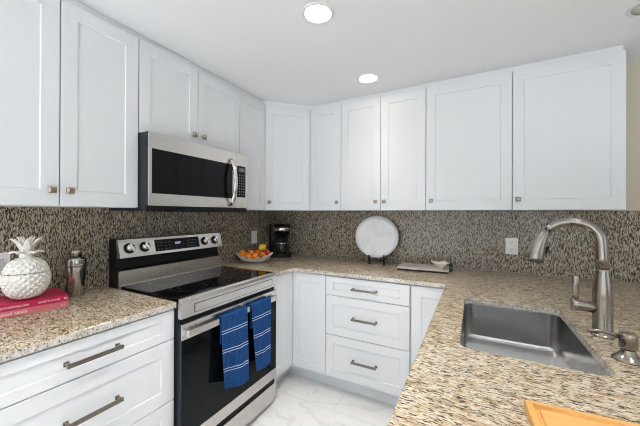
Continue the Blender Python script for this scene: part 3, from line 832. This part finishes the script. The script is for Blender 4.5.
def peel(name, c0, c1):
    m = mat(name, rough=0.42)
    f = noise_in(m, (25, 25, 25), (0, 0, 0), 1.0, 3, 0.6, src='obj')
    L(m, ramp(m, [(0.35, c0), (0.65, c1)], f), bsdf(m).inputs['Base Color'])
    vn = noise_in(m, (220, 220, 220), (0, 0, 0), 1.0, 1, 0.5, src='obj')
    bp = N(m, 'ShaderNodeBump'); bp.inputs['Strength'].default_value = 0.15; bp.inputs['Distance'].default_value = 0.001
    L(m, vn, bp.inputs['Height']); L(m, bp.outputs[0], bsdf(m).inputs['Normal'])
    return m
ORANGE = peel('orange_peel', (0.88, 0.22, 0.008), (0.95, 0.31, 0.015))
DORANGE = peel('deep_orange_peel', (0.62, 0.11, 0.012), (0.76, 0.19, 0.015))
REDF = peel('blood_orange_peel', (0.50, 0.025, 0.008), (0.66, 0.07, 0.012))
LEMON = peel('lemon_peel', (0.86, 0.50, 0.02), (0.92, 0.62, 0.05))
STEMM = mat('fruit_stem', (0.16, 0.13, 0.05), 0.7)
def fruit(label, lx, ly, lz, r, m, name='orange', rot=(0, 0, 0)):
    wp = BC + Matrix.Rotation(brz, 3, 'Z') @ Vector((lx, ly, lz))
    prof = []
    n = 16
    for i in range(n+1):
        a_ = PI*i/n; rr_, zz = math.sin(a_), -math.cos(a_)
        if name == 'lemon':
            zz *= 1.22; zz += 0.16*math.copysign(max(0, abs(math.cos(a_))-0.9)/0.1, zz)
        else:
            zz *= 0.94
            if i == n: zz = 0.90
        prof.append((0 if i in (0, n) else r*rr_, r*zz))
    o = MB().lathe(prof, (0, 0, 0), 24).build(name, m)
    o.location = wp; o.rotation_euler = rot
    finish(o, label, name, 'citrus in the scalloped bowl')
    if name != 'lemon':
        s_ = MB().lathe([(0, 0), (0.0035, 0), (0.003, 0.002), (0, 0.0022)], (0, 0, r*0.915), 8).build('stem_button', STEMM, None)
        s_.parent = o
    return o
FR = 0.0325
fruit('orange at the left end of the scalloped bowl', -0.106, -0.002, 0.074, FR, ORANGE, rot=(0.5, 0.3, 0))
fruit('orange in the front row of the bowl, second from the left end', -0.050, -0.036, 0.060, FR, ORANGE, rot=(1.2, 0.2, 0))
fruit('orange at the front middle of the scalloped bowl', 0.014, -0.046, 0.056, FR, ORANGE, rot=(-0.8, 0.5, 0))
fruit('orange tucked at the front right of the scalloped bowl', 0.072, -0.028, 0.064, 0.031, DORANGE, rot=(1.5, 0.4, 0))
fruit('orange at the back left of the bowl, behind the front row', -0.040, 0.034, 0.074, FR, ORANGE, rot=(0.3, -0.5, 0))
fruit('orange at the back middle of the bowl, left of the lemon', 0.026, 0.024, 0.078, FR, DORANGE, rot=(0.3, 0.9, 0))
fruit('dark red blood orange at the right end of the scalloped bowl', 0.110, 0.026, 0.082, 0.028, REDF, rot=(-0.4, 0.9, 0))
fruit('yellow lemon resting on top of the oranges', 0.066, 0.010, 0.1300, 0.030, LEMON, 'lemon', rot=(0.3, 1.2, 0.4))

# ------------------------------------------------------------------ coffee maker
CMc = Vector((0.195, -0.19, CT1)); crz = math.radians(36)
t = thing('coffee_maker', 'black drip coffee maker with steel band in the worktop corner', 'coffee maker', CMc, crz)
LGLASS = mat('smoked_carafe_glass', (0.03, 0.03, 0.03), 0.05)
GLOSSB = mat('gloss_black_plastic', (0.007, 0.007, 0.007), 0.15, 0.0, **{'Specular IOR Level': 0.3})
MB().prism(rrect(-0.105, 0.100, -0.112, 0.105, 0.035, 6), 0.0008, 0.036).build('base', GLOSSB, t, local=True, bevel=0.004)
MB().prism(rrect(-0.112, 0.070, 0.035, 0.105, 0.02, 6), 0.0365, 0.326).build('water_tank', BLACK, t, local=True, bevel=0.004)
MB().lathe([(0, 0.218), (0.066, 0.218), (0.078, 0.226), (0.080, 0.322), (0.072, 0.3275), (0, 0.3275)], (0.008, -0.030, 0), 36).build('brew_head', GLOSSB, t, local=True)
MB().lathe([(0.0806, 0.258), (0.0815, 0.259), (0.0815, 0.291), (0.0806, 0.292)], (0.008, -0.030, 0), 36).build('steel_band', STEEL_SMOOTH, t, local=True)
cf = MB().lathe([(0, 0.041), (0.060, 0.041), (0.074, 0.058), (0.077, 0.085), (0.071, 0.125), (0.056, 0.165), (0.050, 0.180), (0, 0.180)], (0.008, -0.030, 0), 36).build('carafe', LGLASS, t, local=True)
MB().lathe([(0, 0.1805), (0.054, 0.1805), (0.054, 0.196), (0.045, 0.203), (0, 0.205)], (0.008, -0.030, 0), 36).build('carafe_lid', GLOSSB, cf, local=True)
MB().tube([(0.030, -0.082, 0.187), (0.042, -0.112, 0.188), (0.048, -0.130, 0.165), (0.048, -0.130, 0.11), (0.037, -0.104, 0.085)], [0.009, 0.010, 0.010, 0.010, 0.008], 12).build('carafe_handle', BLACK, cf, local=True)
MB().lathe([(0.0685, 0.132), (0.0705, 0.132), (0.0655, 0.144), (0.0635, 0.144)], (0.008, -0.030, 0), 36).build('carafe_band', STEEL_SMOOTH, cf, local=True)
MB().lathe([(0, 0.0362), (0.066, 0.0362), (0.066, 0.0405), (0, 0.0405)], (0.008, -0.030, 0), 32).build('warming_plate', CHAR, t, local=True)
for k in range(3):
    MB().box(-0.045+k*0.032, -0.025+k*0.032, -0.1085, -0.105, 0.012, 0.026).build('button', KEYS, t, local=True, bevel=0.001)

# ------------------------------------------------------------------ plate on its stand
PLATE = mat('pale_marbled_plate', rough=0.22)
pf = noise_in(PLATE, (9, 9, 9), (0, 0, 0), 1.0, 5, 0.6, src='obj', warp=(6, 0.1))
L(PLATE, ramp(PLATE, [(0.40, (0.76, 0.75, 0.75)), (0.50, (0.83, 0.82, 0.81)), (0.7, (0.85, 0.84, 0.83))], pf), bsdf(PLATE).inputs['Base Color'])
tilt = math.radians(14); PRZ = math.radians(15)
PR = Vector((1.166, -0.115, CT1))
Rp = 0.183
pc = PR + Matrix.Rotation(PRZ, 3, 'Z') @ Vector((0, -0.004, 0.0530+Rp*math.cos(tilt)))
mb = MB()
# axis faces the room (-y) and tips up
prof = [(0, 0.0), (0.105, 0.0), (0.112, 0.002), (0.150, 0.012), (0.182, 0.018), (Rp, 0.021), (0.184, 0.0235), (0.150, 0.018), (0.112, 0.008), (0.105, 0.006), (0, 0.006)]
mb.lathe(prof, (0, 0, 0), 64)
o = mb.build('plate', PLATE); o.location = pc; o.rotation_euler = (PI/2-tilt, 0, PRZ)
finish(o, 'large round white plate propped upright against the back wall', 'plate')
IRON = mat('black_iron', (0.012, 0.011, 0.011), 0.45, 0.3)
t = thing('plate_stand', 'black wrought iron stand holding up the round white plate', 'stand', PR, PRZ)
for x in (-0.062, 0.062):
    MB().tube([(x, -0.074, 0.0008), (x, -0.075, 0.026), (x, -0.076, 0.054), (x, -0.079, 0.073), (x, -0.083, 0.077)], 0.0068, 10).build('prong', IRON, t, local=True)
    MB().tube([(x, -0.069, 0.0330), (x, -0.04, 0.0320), (x, -0.018, 0.034), (x, -0.004, 0.065), (x, 0.010, 0.125)], 0.0052, 10).build('cradle_arm', IRON, t, local=True)
    MB().tube([(x, -0.016, 0.031), (x, 0.006, 0.020), (x, 0.028, 0.0052)], 0.0045, 10).build('leg', IRON, t, local=True)
MB().tube([(-0.062, -0.012, 0.027), (0.062, -0.012, 0.027)], 0.0040, 10).build('cross_bar', IRON, t, local=True)

# ------------------------------------------------------------------ serving tray and dish
tr = math.radians(3.5)
STONE = mat('taupe_stone', rough=0.4)
sf = noise_in(STONE, (14, 30, 14), (0, 0, 0.3), 1.0, 5, 0.6, src='obj')
L(STONE, ramp(STONE, [(0.38, (0.50, 0.44, 0.39)), (0.55, (0.64, 0.58, 0.53)), (0.7, (0.70, 0.64, 0.59))], sf), bsdf(STONE).inputs['Base Color'])
TC = Vector((1.570, -0.215, CT1))
t = thing('serving_tray', 'flat taupe stone serving tray with dark edge below the back outlet wall', 'tray', TC, tr)
t['label'] = 'flat taupe stone serving tray with dark metal end, right of the plate'
MB().box(-0.183, 0.183, -0.125, 0.120, 0.014, 0.023).build('tray_top', STONE, t, local=True, bevel=0.003)
MB().box(-0.178, 0.180, -0.121, 0.114, 0.0006, 0.0138).build('tray_base', IRON, t, local=True, bevel=0.002)
MB().tube([(0.1868, -0.115, 0.017), (0.196, -0.110, 0.021), (0.200, -0.05, 0.030), (0.200, 0.06, 0.045), (0.196, 0.105, 0.052), (0.1868, 0.112, 0.022)], 0.005, 10).build('tray_handle', IRON, t, local=True)
# small flared dish on the tray
DISH = mat('pale_taupe_ceramic', (0.80, 0.76, 0.72), 0.4)
dw = TC + Matrix.Rotation(tr, 3, 'Z') @ Vector((0.122, -0.045, 0.0235))
mb = MB(); bm = mb.bm
def dish_pt(u, v, inn):
    th_ = 2*PI*u; sq = 1/max(abs(math.cos(th_)), abs(math.sin(th_)))
    r = 0.76*(0.024+0.050*v**1.3)*(1+(sq-1)*0.9*v)
    z = 0.0005+0.040*v**0.8 + 0.012*v**2*(sq-1)/0.414
    if inn: z += 0.0035; r -= 0.003*v
    return Vector((r*math.cos(th_), r*math.sin(th_), z))
nu, nv = 64, 10
ro = [[bm.verts.new(dish_pt(i/nu, j/nv, False)) for i in range(nu)] for j in range(nv+1)]
ri = [[bm.verts.new(dish_pt(i/nu, j/nv, True)) for i in range(nu)] for j in range(nv+1)]
for R_ in (ro, ri):
    for j in range(nv):
        for i in range(nu):
            bm.faces.new((R_[j][i], R_[j][(i+1) % nu], R_[j+1][(i+1) % nu], R_[j+1][i])).smooth = True
for i in range(nu): bm.faces.new((ro[nv][i], ro[nv][(i+1) % nu], ri[nv][(i+1) % nu], ri[nv][i])).smooth = True
bm.faces.new(ro[0]); bm.faces.new(ri[0])
o = mb.build('small_dish', DISH); o.location = dw; o.rotation_euler = (0, 0, 0.35)
finish(o, 'small pale dish with pointed corners on the stone serving tray', 'dish')

# ------------------------------------------------------------------ cutting board
cbx, cby, cbr = 2.021, -1.809, math.radians(4)
t = thing('cutting_board', 'honey coloured wooden cutting board with juice groove at the near end of the peninsula', 'cutting board', (cbx, cby, CT1), cbr)
mb = MB(); bm = mb.bm
Wd, Hd = 0.44, 0.30
def rr2(i_, z, r): return [bm.verts.new((p[0], p[1], z)) for p in rrect(i_, Wd-i_, -Hd+i_, -i_, r, 5)]
rg = [rr2(0.0, 0.0006, 0.004), rr2(0.0, 0.019, 0.004), rr2(0.0015, 0.0205, 0.004), rr2(0.012, 0.0205, 0.006), rr2(0.0130, 0.0135, 0.006), rr2(0.017, 0.0110, 0.006), rr2(0.0215, 0.0130, 0.006), rr2(0.0235, 0.0180, 0.006)]
for a_, b_ in zip(rg[:-1], rg[1:]):
    for k in range(len(a_)): bm.faces.new((a_[k], a_[(k+1) % len(a_)], b_[(k+1) % len(a_)], b_[k]))
bm.faces.new(rg[-1]); bm.faces.new(rg[0][::-1])
mb.build('board', WOOD, t, local=True)

# ------------------------------------------------------------------ recessed ceiling lights
def ceiling_light(x, y, label, lit=True, beam=LAMP_BEAM):
    t = thing('ceiling_light', label, 'ceiling light', (x, y, CZ), 0, 'recessed ceiling lights')
    MB().lathe([(0.066, CZ-0.0005), (0.080, CZ-0.0005), (0.0805, CZ-0.003), (0.077, CZ-0.006), (0.066, CZ-0.008), (0.0640, CZ-0.006)], (x, y, 0), 48).build('trim_ring', TRIMW, t)
    MB().lathe([(0, CZ-0.001), (0.0638, CZ-0.001), (0.0638, CZ-0.0045), (0, CZ-0.0052)], (x, y, 0), 48).build('diffuser', LAMP if lit else LAMP_OFF, t)
    if lit:
        sp = bpy.data.lights.new('downlight_beam', 'SPOT'); sp.energy = beam; sp.color = (1.0, 0.95, 0.89)
        sp.spot_size = math.radians(98); sp.spot_blend = 1.0; sp.shadow_soft_size = 0.06
        so = bpy.data.objects.new('downlight_beam', sp); COL.objects.link(so); so.location = (x, y, CZ-0.012)
ceiling_light(1.245, -1.352, 'lit round recessed ceiling light nearer the camera, out over the floor')
ceiling_light(1.243, -0.588, 'lit round recessed ceiling light close to the back wall cabinets', beam=LAMP_BEAM*0.16)
ceiling_light(2.645, -0.680, 'unlit round recessed ceiling light at the right edge above the peninsula', False)
for x, y, where in ((1.245, -2.60, 'over the aisle in front of the left drawers'), (2.645, -2.00, 'over the near end of the peninsula'), (1.9, -4.0, 'over the open floor by the sliding door')):  # three lamps added out of view to light the rest of the room
    ceiling_light(x, y, 'added unseen ceiling light ' + where, beam=LAMP_BEAM*(0.62 if x > 2 else 1.0))
